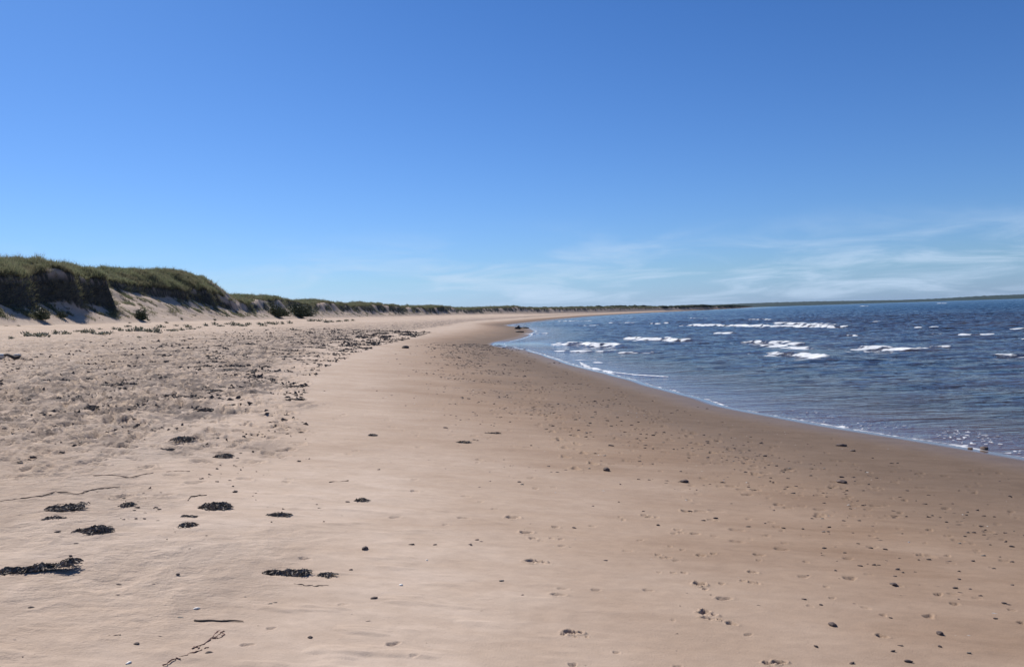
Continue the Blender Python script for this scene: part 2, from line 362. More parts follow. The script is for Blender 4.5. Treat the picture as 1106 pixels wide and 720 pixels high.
# the ring is open at the back seam; sew it
P = np.stack([GX.ravel(), GY.ravel(), GZ.ravel()], 1)
fd = (t[:-1, :-1] > 0)[q]
def sub(name, F, kind, label=None):
    used = np.unique(F); rm = np.full(len(P), -1, np.int64); rm[used] = np.arange(len(used))
    # flip: normals up
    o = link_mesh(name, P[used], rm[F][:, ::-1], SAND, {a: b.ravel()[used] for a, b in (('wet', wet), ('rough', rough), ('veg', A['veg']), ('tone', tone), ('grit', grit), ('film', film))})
    return tag(o, kind=kind)
sub('sand_beach', F[~fd], 'structure'); sub('dune_terrain', F[fd], 'structure')

# ---------------------------------------------------------------- sea
k = NT('sea_water')
sh, foam, off = k.attr('shallow'), k.attr('foam'), k.attr('offshore')
w1 = k.noise(.9, 4, .6, (.45, 1.5, 1), rot=.35, dist=.3); w2 = k.noise(3.4, 4, .65, (.5, 1.4, 1), rot=.1, dist=.2); w3 = k.noise(14, 3, .6, (.6, 1.3, 1))
deep = k.mix(k.mr(k.noise(.05, 4, .6, (.3, 1.4, 1)), .35, .65), (.007, .021, .037), (.012, .029, .049))
shoal = k.mix(k.mr(w1, .35, .65), (.021, .022, .029), (.064, .049, .044))
near = (.115, .076, .060)
c = k.mix(off, shoal, deep); c = k.mix(sh, c, near)
fn = k.noise(2.6, 6, .75); fm = k.mr(k.math('ADD', foam, k.math('MULTIPLY', k.math('SUBTRACT', fn, .5), 1.3)), .36, .88)
c = k.mix(fm, c, (.62, .64, .66))
k.put(k.b.inputs['Base Color'], c)
k.put(k.b.inputs['Roughness'], k.math('ADD', k.math('ADD', .07, k.math('MULTIPLY', off, .12)), k.math('MULTIPLY', fm, .7)))
k.b.inputs['IOR'].default_value = 1.333
calm = k.math('SUBTRACT', 1, k.math('MULTIPLY', k.attr('calm'), .97))
h = k.math('MULTIPLY', k.math('ADD', k.math('ADD', k.math('MULTIPLY', w1, .38), k.math('MULTIPLY', w2, .10)), k.math('MULTIPLY', w3, .022)), calm)
k.lk(k.bump(h, 1.0, 1.0), k.b.inputs['Normal'])
SEA = k.m
ZW = -.7
TH = np.concatenate([np.linspace(math.radians(-20), math.radians(-7), 40)[:-1], np.linspace(math.radians(-7), math.radians(35.5), 980), np.linspace(math.radians(35.5), math.radians(175), 160)[1:]])
R = [5.]
while R[-1] < 13000:
    r = R[-1]
    if r < 150: d = min(max(r*r/2400, .03), .17)
    elif r < 1500: d = r*.0035
    else: d = r*.012
    R.append(r+d)
R = np.array(R); nr, nth = len(R), len(TH)
X = np.outer(R, np.sin(TH)); Y = np.outer(R, np.cos(TH))
s, s0, c_ = shore(X, Y); o_ = -s
env = sm(o_, .3, 9)*.45+sm(o_, 8, 45)*.55
def ridge(x, y, seed): return 1-2*np.abs(perlin(x, y, seed))*1.6
def rot(a): return X*math.cos(a)+Y*math.sin(a), -X*math.sin(a)+Y*math.cos(a)
a1, b1_ = rot(-.75); a2, b2_ = rot(-.2); a3, b3_ = rot(.25)
wx = perlin(X/30, Y/30, 201)*3
Z = .11*ridge(a1/16+wx*.1, b1_/5.5+wx*.2, 202) + .07*ridge(a2/6, b2_/2.3+wx*.3, 203) + .03*ridge(a3/2.4, b3_/1.1, 204) + .036*ridge(a2/1.1, b2_/.5, 205) + .14*perlin(a3/3.0, b3_/.85, 207)*sm(R, 8, 30)[:, None]
Z *= 1-.0*R[:, None]
Z = Z*env + .007*perlin(X/.5, Y/.35, 206)*sm(o_, .1, 1.0)*(1-sm(o_, 8, 12))
cz = np.exp(-((Y-61)/13)**2)*(1-sm(o_, 2.5, 7)); Z *= 1-.95*cz
foam = np.zeros_like(Z)
fr = fbm(X/.9, Y/.9, 4, 211); fr2 = fbm(X/2.2, Y/2.2, 3, 212)
# breaking crests: measured ends of each crest (photo u, v), height, softness
BR = [((612,368),(672,371),.42,1.),((680,363),(742,365),.45,1.),((700,349),(724,348),.35,.8),((774,358.5),(800,358.5),.35,1.),((745,349.5),(905,351),.55,1.1),((840,347.5),(900,349.5),.5,1.),
      ((810,367),(870,369),.40,1.),((832,371),(874,375),.25,.9),((846,378),(900,383),.34,1.),((905,381),(940,378),.18,.5),((930,372),(988,374.5),.40,1.),((990,373),(1024,373.5),.22,.6),
      ((809,344.5),(836,344.5),.35,.9),((660,348),(688,348),.3,.7),((604,346.5),(640,346),.3,.8),((600,378),(664,378.5),.12,.7),((672,379.5),(716,379.5),.16,.6),
      ((944,347),(955,347),.3,.9),((988,353),(1014,352.5),.28,.8),((1040,360.5),(1072,360.5),.3,.75),((1005,360),(1020,360),.3,.4),((1096,354),(1112,354),.3,.9),((1096,365),(1120,364),.3,1.),((1074,382),(1125,382),.22,.9),
      ((1012,327.2),(1024,327),.9,1.),((930,330.2),(940,330.2),.8,.7),((820,352),(850,352),.3,.4),((626,351),(650,350.5),.3,.6),
      ((910,361),(930,361),.3,.35),((1150,372),(1230,370),.4,1.),((1180,350),(1260,348),.5,1.),((745,343.5),(765,343.5),.3,.4),((560,360.5),(590,359.5),.12,.5)]
for (p0, p1, hh, ff) in BR:
    A0 = np.array(at(*p0, ZW+hh*.5)); B0 = np.array(at(*p1, ZW+hh*.5)); Dv = B0-A0; Ln = np.linalg.norm(Dv); e = Dv/Ln
    nrm = np.array([-e[1], e[0]]); 
    if nrm @ np.array([.55, .85]) < 0: nrm = -nrm
    dist = np.linalg.norm((A0+B0)/2); w = .40+hh*.9 + dist*.001
    dx = X-A0[0]; dy = Y-A0[1]; a = (dx*e[0]+dy*e[1])/Ln; b = dx*nrm[0]+dy*nrm[1]
    msk = (a > -.35) & (a < 1.35) & (np.abs(b) < w*5)
    aa = a[msk]; bb = b[msk] + (perlin(X[msk]/2.6, Y[msk]/2.6, 221)*1.3 + perlin(X[msk]/.9, Y[msk]/.9, 222)*.3)*min(1, w)
    en = sm(aa, -.3, .12)*(1-sm(aa, .88, 1.3)); en *= .8+.35*perlin(aa*Ln/1.8, aa*0+.3, 223)
    shp = np.where(bb < 0, np.exp(-(bb/(w*.55))**2), np.exp(-(bb/(w*1.5))**2)) - .25*np.exp(-((bb+w*1.5)/(w*.8))**2)
    hh = hh*.48
    Z[msk] = Z[msk]*(1-(.85 if ff > .3 else .2)*np.clip(en, 0, 1)*np.exp(-(bb/(w*2))**2)) + hh*en*shp
    fe = sm(aa, -.12, .06)*(1-sm(aa, .94, 1.12))
    f = .92*ff*fe*sm(bb, -w*1.2, -w*.6)*(1-sm(bb, -.1*w, w*.3))
    f = f + .55*ff*fe*sm(bb, -w*3.2, -w*1.1)*(1-sm(bb, -w, w))*sm(fr[msk], -.1, .35)
    foam[msk] = np.maximum(foam[msk], f*.95 + 1.5*(fr[msk])*(f > .02)-.14)
    Z[msk] += (.05*perlin(X[msk]/.45, Y[msk]/.45, 224)+.03*fr[msk])*np.clip(f, 0, 1)*min(1, hh*3)
# foam edge of the swash and loose bubbles behind it
ew = .03+.09*sm(fbm(Y/2.0, Y*0, 3, 231), -.2, .4)+.0008*Y
ef = sm(o_, -.05, .02)*(1-sm(o_-ew, -.03, .09))
foam = np.maximum(foam, ef*(.66+.6*fbm(X/.35, Y/.5, 3, 232)))
lace = sm(np.abs(fbm(X/.5, Y/.5, 3, 233))*-1, -.09, -.02)*sm(fbm(X/1.6, Y/2.5, 2, 234), -.05, .25)
foam = np.maximum(foam, .62*lace*sm(o_, .1, .4)*(1-sm(o_, 1.0, 2.2))*(1-sm(Y, 14, 26)))
bub = sm(perlin(X/.08, Y/.12, 235), .08, .30)*sm(fbm(X/.9, Y/.9, 2, 236), -.35, .1)
foam = np.maximum(foam, .74*bub*sm(o_, .02, .15)*(1-sm(o_, .8, 2.6))*(1-sm(Y, 13.5, 19)))
# second swash line beyond the cusp
def swash(pts, wd, st):
    pw = np.array([at(u, v, ZW) for u, v in pts])
    for i in range(len(pw)-1):
        A0, B0 = pw[i], pw[i+1]; D = B0-A0; l2 = D@D
        tt_ = np.clip(((X-A0[0])*D[0]+(Y-A0[1])*D[1])/l2, 0, 1)
        dd = np.hypot(X-A0[0]-tt_*D[0], Y-A0[1]-tt_*D[1])
        w_ = wd*(1+.02*Y)
        f = st*(1-sm(dd+.8*w_*fr2, w_*.35, w_))
        np.maximum(foam, f+(.9*fr-.08)*(f > .05), out=foam)
swash([(626,391),(634,396),(660,402),(690,405),(722,407)], .11, .95)
swash([(628,389),(638,388),(646,392)], .22, .6)
swash([(596,377),(630,377.5),(664,379)], .14, .65)
swash([(560,351),(545,351.5)], 1.2, .6)
foam *= 1-.6*sm(o_, 2000, 6000)
Z += .02*np.clip(foam, 0, 1)*sm(o_, .0, .3)
sh = np.exp(-np.maximum(o_, 0)/1.7); off = sm(o_, 18, 150)
calm = np.maximum((1-sm(o_, .3, 4))*.8, cz)
keep = o_ > -1.5
q = keep[:-1, :-1] & keep[1:, :-1] & keep[:-1, 1:] & keep[1:, 1:]
idx = np.arange(nr*nth).reshape(nr, nth)
F = np.stack([idx[:-1, :-1], idx[:-1, 1:], idx[1:, 1:], idx[1:, :-1]], -1)[q]
P = np.stack([X.ravel(), Y.ravel(), (Z+ZW).ravel()], 1)
used = np.unique(F); rm = np.full(len(P), -1, np.int64); rm[used] = np.arange(len(used))
tag(link_mesh('sea', P[used], rm[F], SEA, {a: b.ravel()[used] for a, b in (('shallow', sh), ('foam', foam), ('offshore', off), ('calm', calm))}), kind='structure')
del P, X, Y, Z, GX, GY, GZ, foam

# ---------------------------------------------------------------- dune grass
k = NT('dune_grass'); ti = k.attr('tint'); hg = k.attr('hgt')
g = k.mix(ti, (.155, .205, .110), (.33, .32, .19)); g = k.mix(k.mr(k.noise(.35, 3), .4, .65), g, (.26, .24, .15))
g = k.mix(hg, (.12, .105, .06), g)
k.put(k.b.inputs['Base Color'], g); k.b.inputs['Roughness'].default_value = .7; k.b.inputs['Specular IOR Level'].default_value = .2
tr = k.n('ShaderNodeBsdfTranslucent'); k.put(tr.inputs[0], g); mxs = k.n('ShaderNodeMixShader'); mxs.inputs[0].default_value = .38
k.lk(k.b.outputs[0], mxs.inputs[1]); k.lk(tr.outputs[0], mxs.inputs[2]); k.lk(mxs.outputs[0], k.out.inputs['Surface'])
GRASS = k.m
def blades(name, x, y, z, n, hgt, wid, spread, droop=0.0, kind='stuff', lean_dir=None):
    m_ = len(x); rep = lambda a: np.repeat(a, n)
    bx = rep(x)+rng.normal(0, 1, m_*n)*rep(spread); by = rep(y)+rng.normal(0, 1, m_*n)*rep(spread); bz = rep(z)-.06
    ang = rng.uniform(0, np.pi, m_*n); hh = rep(hgt)*rng.uniform(.55, 1.15, m_*n); ww = rep(wid)*rng.uniform(.7, 1.3, m_*n)
    la = rng.uniform(0, 2*np.pi, m_*n); ln = hh*rng.uniform(.1, .75, m_*n)
    lx = np.cos(la)*ln + rep(droop)*hh*.9; ly = np.sin(la)*ln; th = hh*(1-.25*(ln/hh)**2) - rep(droop)*hh*.9
    cx, cy = np.cos(ang)*ww, np.sin(ang)*ww
    V = np.empty((m_*n, 5, 3), np.float32)
    V[:, 0] = np.stack([bx-cx, by-cy, bz], 1); V[:, 1] = np.stack([bx+cx, by+cy, bz], 1)
    V[:, 2] = np.stack([bx+cx*.8+lx*.3, by+cy*.8+ly*.3, bz+th*.55], 1); V[:, 3] = np.stack([bx-cx*.8+lx*.3, by-cy*.8+ly*.3, bz+th*.55], 1)
    V[:, 4] = np.stack([bx+lx, by+ly, bz+th], 1)
    b = np.arange(m_*n)[:, None]*5
    F = np.concatenate([b+[[0, 1, 2]], b+[[0, 2, 3]], b+[[3, 2, 4]]])
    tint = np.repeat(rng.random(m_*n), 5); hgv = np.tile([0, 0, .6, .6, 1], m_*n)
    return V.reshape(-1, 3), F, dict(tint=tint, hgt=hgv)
def scatter(n, x0, x1, y0, y1, toeoff=None):
    y = rng.uniform(y0, y1, n); x = rng.uniform(x0, x1, n)
    if toeoff: x = np.interp(y, TY, TX) - x
    z, A = ground(x, y); return x, y, z, A
VV, FF, TT, HH = [], [], [], []; base = 0
def addg(V, F, at_):
    global base
    VV.append(V); FF.append(F+base); TT.append(at_['tint']); HH.append(at_['hgt']); base += len(V)
for (n, y0, y1, tw, hsc, wsc, nb) in ((230000, 50, 140, 26, 1, 1, 7), (120000, 140, 330, 26, 1.0, 1.7, 5), (80000, 330, 900, 30, 1.2, 3.2, 4)):
    x, y, z, A = scatter(n, 0, tw, y0, y1, True)
    kp = (rng.random(n) < A['veg']**1.5*.9) & ((A['ts'] < 14) | (rng.random(n) < .5))
    x, y, z = x[kp], y[kp], z[kp]; sc = A['scarp'][kp]; tp = A['top'][kp]
    hum = .75+.9*fbm(x/2.2, y/2.2, 3, 301)
    kp2 = rng.random(len(x)) < 1-.62*sc; x, y, z, sc, tp, hum = x[kp2], y[kp2], z[kp2], sc[kp2], tp[kp2], hum[kp2]
    hg_ = (.22+.42*np.clip(tp, 0, 1)*hum + .22*sc)*hsc
    hg_ = hg_*np.where(rng.random(len(x)) < .05, 1.7, 1.0)*(1+.35*perlin(x/.8, y/.8, 303))
    V, F, at_ = blades('g', x, y, z, nb, hg_, .018*wsc*np.ones_like(x), .16*np.ones_like(x), sc*.55)
    addg(V, F, at_)
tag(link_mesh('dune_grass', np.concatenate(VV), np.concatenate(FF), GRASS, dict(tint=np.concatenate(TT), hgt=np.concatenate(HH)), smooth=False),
    'olive green marram grass covering the dune tops and hanging over their steep edges', 'dune grass', kind='stuff')

# ---------------------------------------------------------------- shrubs and small dune plants
LEAF = simple('dark_leaf', (.075, .092, .05), (.13, .14, .075), .65, 6, obj=False)
PALE = simple('pale_leaf', (.36, .35, .25), (.25, .25, .17), .7, 8, obj=False)
BARK = simple('bark', (.10, .075, .055), None, .9, 20)
def leaf_mass(n, rx, ry, rz, size, seed, up_=.0, flat=0.4):
    g_ = np.random.default_rng(seed); V = []; F = []
    d = g_.normal(0, 1, (n, 3)); d /= np.linalg.norm(d, axis=1)[:, None]; rr = g_.random(n)**.45
    lob = 1+.35*np.sin(d[:, 0]*4+seed)*np.cos(d[:, 1]*5+seed*2)+.2*np.sin(d[:, 2]*7)
    p = d*rr[:, None]*lob[:, None]*np.array([rx, ry, rz]); p[:, 2] = np.abs(p[:, 2])
    a = g_.normal(0, 1, (n, 3)); a[:, 2] = np.abs(a[:, 2])*1.2; a /= np.linalg.norm(a, axis=1)[:, None]
    b = np.cross(a, g_.normal(0, 1, (n, 3))); b /= np.linalg.norm(b, axis=1)[:, None]
    L_ = size*g_.uniform(.6, 1.4, n)[:, None]; w = L_*.22
    V = np.stack([p, p+a*L_*.5+b*w, p+a*L_, p+a*L_*.5-b*w], 1).reshape(-1, 3)
    F = np.arange(n)[:, None]*4+np.array([[0, 1, 2, 3]])
    return V, F
def tube(pts, rads, k=6):
    pts = [Vector(p) for p in pts]; V = []; F = []
    for i, p in enumerate(pts):
        t_ = (pts[min(i+1, len(pts)-1)]-pts[max(i-1, 0)]).normalized()
        a = t_.cross(Vector((.13, .2, .97))).normalized() if abs(t_.z) < .95 else Vector((1, 0, 0)); b = t_.cross(a)
        for j in range(k):
            q_ = 2*math.pi*j/k; V.append(p+(a*math.cos(q_)+b*math.sin(q_))*rads[i])
    for i in range(len(pts)-1):
        for j in range(k): F.append((i*k+j, i*k+(j+1) % k, (i+1)*k+(j+1) % k, (i+1)*k+j))
    F.append(tuple(range(k))[::-1]); F.append(tuple((len(pts)-1)*k+j for j in range(k)))
    return V, F
def shrub(x, y, rx, rz, n, size, seed, label, mat=LEAF):
    e = bpy.data.objects.new('dune_shrub', None); COL.objects.link(e); e.location = (x, y, gz(x, y)-.05)
    tag(e, label, 'shrub')
    V, F = leaf_mass(n, rx, rx*.8, rz, size, seed); link_mesh('foliage', V, F, mat, smooth=False, parent=e)
    VV, FF = [], []
    for j in range(7):
        a = j*.9; pts = [(0, 0, -.1), (math.cos(a)*rx*.3, math.sin(a)*rx*.3, rz*.4), (math.cos(a)*rx*.62, math.sin(a)*rx*.5, rz*.72)]
        v, f = tube(pts, [.05*rx, .03*rx, .012*rx]); FF += [tuple(i+len(VV) for i in q_) for q_ in f]; VV += v
    link_mesh('stem', VV, FF, BARK, parent=e)
    return e
p = at(324, 342); shrub(p[0], p[1], 2.7, 2.4, 5200, .34, 3, 'large dark rounded shrub mound on the low dune beyond the end of the tall dune')
p = at(296, 341.5); shrub(p[0], p[1]+2, 2.4, 1.7, 3200, .32, 5, 'paler spreading shrub directly left of the large dark shrub mound', simple('olive_leaf', (.10, .11, .05), (.15, .145, .07), .7, 5, obj=False))
p = at(152, 345); shrub(p[0], p[1], .75, 1.1, 1500, .2, 8, 'single dark bush alone on the bare sand slope of the tall dune')
p = at(44, 345); shrub(p[0], p[1], .75, 1.0, 1300, .18, 9, 'dark green bush at the foot of the nearest shaded dune face')
p = at(66, 343); shrub(p[0], p[1], .45, .6, 600, .15, 12, 'smaller bush just right of the dark bush at the nearest dune foot')
# low plants in a broken row along the dune foot
protos = []

for i in range(4):
    V, F = leaf_mass(75, .42+.08*i, .34, .26, .24, 40+i)
    o = link_mesh('dune_plant', V, F, PALE, smooth=False); protos.append(o)
PP = [(12,366,.8),(30,363.5,1.1),(42,364,1.5),(48,362,.8),(60,361,.9),(71,361,1.1),(84,358.5,.8),(92,360,1.1),(100,360.5,1.0),(108,356,.6),(110,361.5,1.3),(117,360,1.0),(123,356,.7),(130,357.5,.9),(138,353,.7),(140,358,1.0),(147,357.5,1.1),(153,357.5,1.3),
      (158,358.5,1.2),(164,359,1.3),(170,359.5,1.3),(174,354,1.0),(182,357.5,1.0),(188,358,1.1),(196,357,1.0),(203,353.5,1.1),(206,356,.9),(215,354,.6),(222,352,.8),(232,351,.8),(238,352.5,.8),(246,350.5,.7),(252,352,1.0),(258,351.5,1.0),(262,352.5,.9),(268,351,.8),(280,350.5,.9),
      (284,352.5,1.0),(290,350,.8),(297,350.5,.9),(305,350,.7),(313,349.5,.7),(336,347,.8),(345,347,.8),(352,348.5,1.0),(358,348,.8),(366,347.5,.8),(374,347,.7),(381,346.5,.7),(20,352,.5),(6,352,.4),(150,365,.5),(118,367,.4),(180,349,.6),(190,352,.5),(245,342,.6),(232,346,.7),(160,346,.6),(140,349,.4),(210,341,.5),(196,345,.6)]
first = [True]*4
for i, (u, v, sc) in enumerate(PP):
    j = i % 4; o = protos[j] if first[j] else protos[j].copy()
    if not first[j]: COL.objects.link(o)
    first[j] = False
    x, y = at(u, v); o.location = (x, y, gz(x, y)-.03); k_ = sc*max(.8, y/75)*.62; o.scale = (k_*1.15, k_, k_*random.uniform(1.1, 1.9)); o.rotation_euler = (0, 0, random.uniform(-.6, .6))
    tag(o, 'small low tuft of dune plants in the row along the foot of the dunes', 'plant', 'small plants scattered along the dune foot')

# ---------------------------------------------------------------- far woods and headland
WOOD = simple('far_wood', (.022, .034, .020), (.040, .052, .026), .9, .08, obj=False)
def crown(seed, rings=5, seg=9):
    g_ = np.random.default_rng(seed); V = []; F = []
    for i in range(rings+1):
        a = i/rings*math.pi*.94+.05; 
        for j in range(seg):
            b = j/seg*2*math.pi; r = (1+.25*g_.normal())*math.sin(a)
            V.append((r*math.cos(b), r*math.sin(b), 1-math.cos(a)*1.0+.12*g_.normal()))
    for i in range(rings):
        for j in range(seg): F.append((i*seg+j, i*seg+(j+1) % seg, (i+1)*seg+(j+1) % seg, (i+1)*seg+j))
    return np.array(V), np.array(F)
cr = [crown(i) for i in range(6)]; VV, FF = [], []; base = 0
ys = 420+rng.random(9000)**1.3*5500
for y in ys:
    x = float(np.interp(y, TY, TX)) - (12 if y < 900 else 2) - rng.random()**1.4*120
    if y < 700 and (rng.random() > (y-420)/280 or x > np.interp(y, TY, TX)-25): continue
    V, F = cr[rng.integers(6)]; h_ = rng.uniform(1.6, 3.2)*(1+.25*math.sin(y/90)) * (1 if y < 1500 else 1.25); 
    VV.append(V*np.array([h_*rng.uniform(.7, 1.3), h_*rng.uniform(.7, 1.3), h_*.55])+np.array([x, y, 3.3+.6*math.sin(y/60)])); FF.append(F+base); base += len(V)
tag(link_mesh('far_woodland', np.concatenate(VV), np.concatenate(FF), WOOD, smooth=False), 'dark line of far woodland along the curving shore', 'woodland', kind='stuff')
# headland across the bay
HU = [640, 700, 760, 800, 840, 880, 920, 972, 1010, 1060, 1106, 1180, 1300, 1500]; HT = [14, 24, 33, 37, 37, 34, 28, 21, 22, 31, 32, 33, 24, 10]
g_ = np.linspace(-.05, 1.2, 1500); VV = []; nn = len(g_)
D0 = 6800
prof = [(0, 0), (60, .35), (160, .75), (380, 1.), (700, .8), (1100, .0)]
for (dd, f) in prof:
    u = 553+FPX*np.tan(g_); hh = np.interp(u, HU, HT)*f
    Rr = D0+dd+260*np.sin(g_*7)
    zz_ = ZW-.5+hh + (f > 0)*(fbm(g_*260, g_*0+dd, 4, 401)*5*f)
    VV.append(np.stack([np.sin(g_)*Rr, np.cos(g_)*Rr, zz_], 1))
P = np.concatenate(VV); idx = np.arange(len(prof)*nn).reshape(len(prof), nn)
F = np.stack([idx[:-1, :-1], idx[:-1, 1:], idx[1:, 1:], idx[1:, :-1]], -1).reshape(-1, 4)
HILL = simple('hill_wood', (.012, .026, .024), (.022, .038, .030), .9, .02, obj=False)
tag(link_mesh('hills', P, F, HILL, smooth=False), kind='structure')

# ---------------------------------------------------------------- seaweed, driftwood, shells, stones
WEED = simple('dried_seaweed', (.125, .100, .080), (.27, .215, .165), .75, 40, .4)
BITS = simple('weed_scrap', (.075, .058, .046), (.16, .125, .095), .8, 30)
WEED2 = simple('thin_dry_weed', (.15, .10, .075), (.09, .06, .045), .8, 40)
WRED = simple('red_brown_weed', (.19, .095, .075), (.13, .065, .05), .7, 40)
STONE = simple('dark_stone', (.075, .055, .048), (.14, .10, .085), .8, 25, .5)
STONE2 = simple('grey_stone', (.16, .14, .125), (.24, .21, .18), .8, 25, .5)
SHELL = simple('white_shell', (.80, .77, .71), (.62, .57, .50), .45, 60)
WOODM = simple('weathered_wood', (.055, .045, .040), (.10, .08, .065), .85, 12, .6)
BLEACH = simple('bleached_wood', (.66, .62, .56), (.50, .45, .40), .8, 12, .4)
def place(o, x, y, rz=0, sink=.0):
    o.location = (x, y, gz(x, y)-sink); o.rotation_euler = (0, 0, rz); return o
def weed(u, v, ln, wd, ht, n, label, seed=1, taper=None, rz=0, mat=WEED, sw=.006, curve=0., name='seaweed_clump', cat='seaweed'):
    """tangle of flat ribbons heaped along a line ln long"""
    g_ = random.Random(seed); V = []; F = []
    ht *= .75
    for i in range(int(n*1.5)):
        q = g_.uniform(-1, 1); env_ = (taper(q) if taper else math.sqrt(max(0, 1-q*q)))
        px_, py_ = q*ln/2, g_.gauss(0, .33)*wd*env_+curve*q*q
        hz = ht*env_*max(.1, 1-abs(py_-curve*q*q)/(wd*env_+1e-4))*g_.random()**.5
        a = g_.gauss(0, .7); L_ = g_.uniform(.04, .11); steps = 5; w = sw*g_.uniform(.3, 1.0); tw = g_.uniform(0, 3)
        pz = hz; b0 = len(V)
        for k2 in range(steps+1):
            q2 = k2/steps; 
            cx, cy = px_+math.cos(a)*L_*(q2-.5), py_+math.sin(a)*L_*(q2-.5)
            cz = max(.002, pz+.35*L_*math.sin(q2*math.pi)*g_.uniform(-.2, .6)-.12*L_*abs(q2-.5))
            nx, ny, nz = -math.sin(a)*w*math.cos(tw), math.cos(a)*w*math.cos(tw), w*math.sin(tw)
            V += [(cx+nx, cy+ny, cz+nz+.001), (cx-nx, cy-ny, max(.001, cz-nz))]; a += g_.uniform(-.5, .5); tw += g_.uniform(-.7, .7)
        for k2 in range(steps): F.append((b0+2*k2, b0+2*k2+1, b0+2*k2+3, b0+2*k2+2))
    # compact core under the ribbons
    m0 = len(V); seg = 22; rg = 5
    for i in range(rg+1):
        for j in range(seg):
            b = 2*math.pi*j/seg; r = 1-i/rg*.999
            q = math.cos(b)*r; env_ = (taper(q) if taper else 1)
            V.append((q*ln*.46, math.sin(b)*r*wd*.42*env_*g_.uniform(.8, 1.1)+curve*q*q, max(-.01, (1-r*r)**.7*ht*.75*env_*g_.uniform(.6, 1.1))-(.006 if i == 0 else 0)))
    for i in range(rg):
        for j in range(seg): F.append((m0+i*seg+j, m0+i*seg+(j+1) % seg, m0+(i+1)*seg+(j+1) % seg, m0+(i+1)*seg+j))
    o = link_mesh(name, V, F, mat, smooth=False); x, y = at(u, v); place(o, x, y, rz, .003)
    o.location.z = gz(x, y); return tag(o, label, cat)
knob = lambda q: .42+.25*math.sin(q*9)+(.55 if q > .78 else 0)-(.30 if q < -.75 else 0)
weed(232, 548.5, 0.209, 0.136, .045, 330, 'oval heap of dark dried seaweed on smooth sand, roundest of the near clumps', 1)
weed(100, 574.5, 0.216, 0.120, .05, 300, 'arched dark seaweed heap with a thin tail to its left, near the left edge', 2, lambda q: .35+.65*math.exp(-((q-.25)/.45)**2))
weed(34, 615, 0.446, 0.068, .035, 420, 'long dark seaweed rope with a thick knob at its right end, at the left edge', 3, knob, rz=.36)
weed(308, 620, 0.241, 0.044, .032, 300, 'short dark seaweed strand lying straight across the smooth sand', 4, lambda q: .6+.25*math.sin(q*8))
weed(352, 621.5, 0.065, 0.020, .012, 40, 'small seaweed scrap just right of the short straight strand', 5)
weed(72, 549, 0.216, 0.208, .035, 190, 'loose spread out patch of seaweed behind the arched heap', 6, lambda q: .5+.4*math.sin(q*7+1), rz=.3)
weed(56, 561, 0.108, 0.048, .015, 50, 'flat scrap of seaweed in front of the loose spread out patch', 7)
weed(197, 475.5, 0.255, 0.208, .06, 220, 'dark seaweed heap at the edge of the trampled sand, farther than the near clumps', 8)
weed(241, 493.5, 0.170, 0.176, .035, 120, 'grey seaweed clump standing at a slant between two larger heaps', 9)
weed(172, 486.5, 0.289, 0.040, .012, 90, 'thin straight streak of seaweed pointing at the heap by the trampled sand', 10)
weed(300, 556.5, 0.144, 0.024, .012, 80, 'thin dark weed strip lying alone on smooth sand to the right of the oval heap', 11)
weed(138, 545.5, 0.06, 0.048, .018, 60, 'small flat seaweed scrap midway between the arched heap and the oval heap', 12)
weed(202, 568, 0.065, 0.056, .02, 60, 'small ragged seaweed scrap just below and left of the oval heap', 13)
weed(203, 559, 0.072, 0.020, .01, 40, 'narrow weed scrap touching distance left of the oval heap', 14)
weed(97, 441, 0.272, 0.240, .07, 120, 'dark weed lump in the trampled sand on the left, nearest of the lumps there', 15)
weed(219, 443.5, 0.357, 0.144, .05, 120, 'low dark weed bar in the middle of the trampled sand', 16)
weed(317, 418, 0.510, 0.176, .05, 120, 'farther dark weed strip at the right rim of the trampled sand', 17)
weed(318, 432, 0.425, 0.112, .04, 110, 'nearer dark weed strip at the right rim of the trampled sand', 18)
weed(229, 423, 0.425, 0.240, .07, 110, 'dark weed bar on the trampled sand just left of the nearer rim strip', 19)
weed(244, 400, 0.765, 0.280, .07, 130, 'long flat dark weed bar far out on the trampled sand', 20)
weed(274, 402.5, 0.383, 0.320, .14, 110, 'upright dark weed lump far out on the trampled sand beside the long flat bar', 21)
weed(164, 406, 0.468, 0.320, .08, 110, 'dark weed lump far out on the trampled sand left of the long flat bar', 22)
weed(287, 397, 0.255, 0.240, .10, 80, 'small dark weed lump farthest right on the far trampled sand', 23)
weed(62, 552, 0.086, 0.040, .012, 40, 'tiny weed scrap at the left end of the loose spread out patch', 24)
weed(500, 478, 0.153, 0.080, .02, 60, 'low brown weed scrap lying alone on the open smooth sand right of the middle', 25)
weed(532, 468, 0.212, 0.032, .01, 60, 'thin brown weed strip lying farther out on the open smooth sand', 26)
weed(402, 470.5, 0.076, 0.056, .03, 40, 'small dark weed knot on the open smooth sand in the middle distance', 27)
weed(390, 541, 0.072, 0.040, .02, 40, 'small brown weed knot on open sand behind the dark round stone', 28)
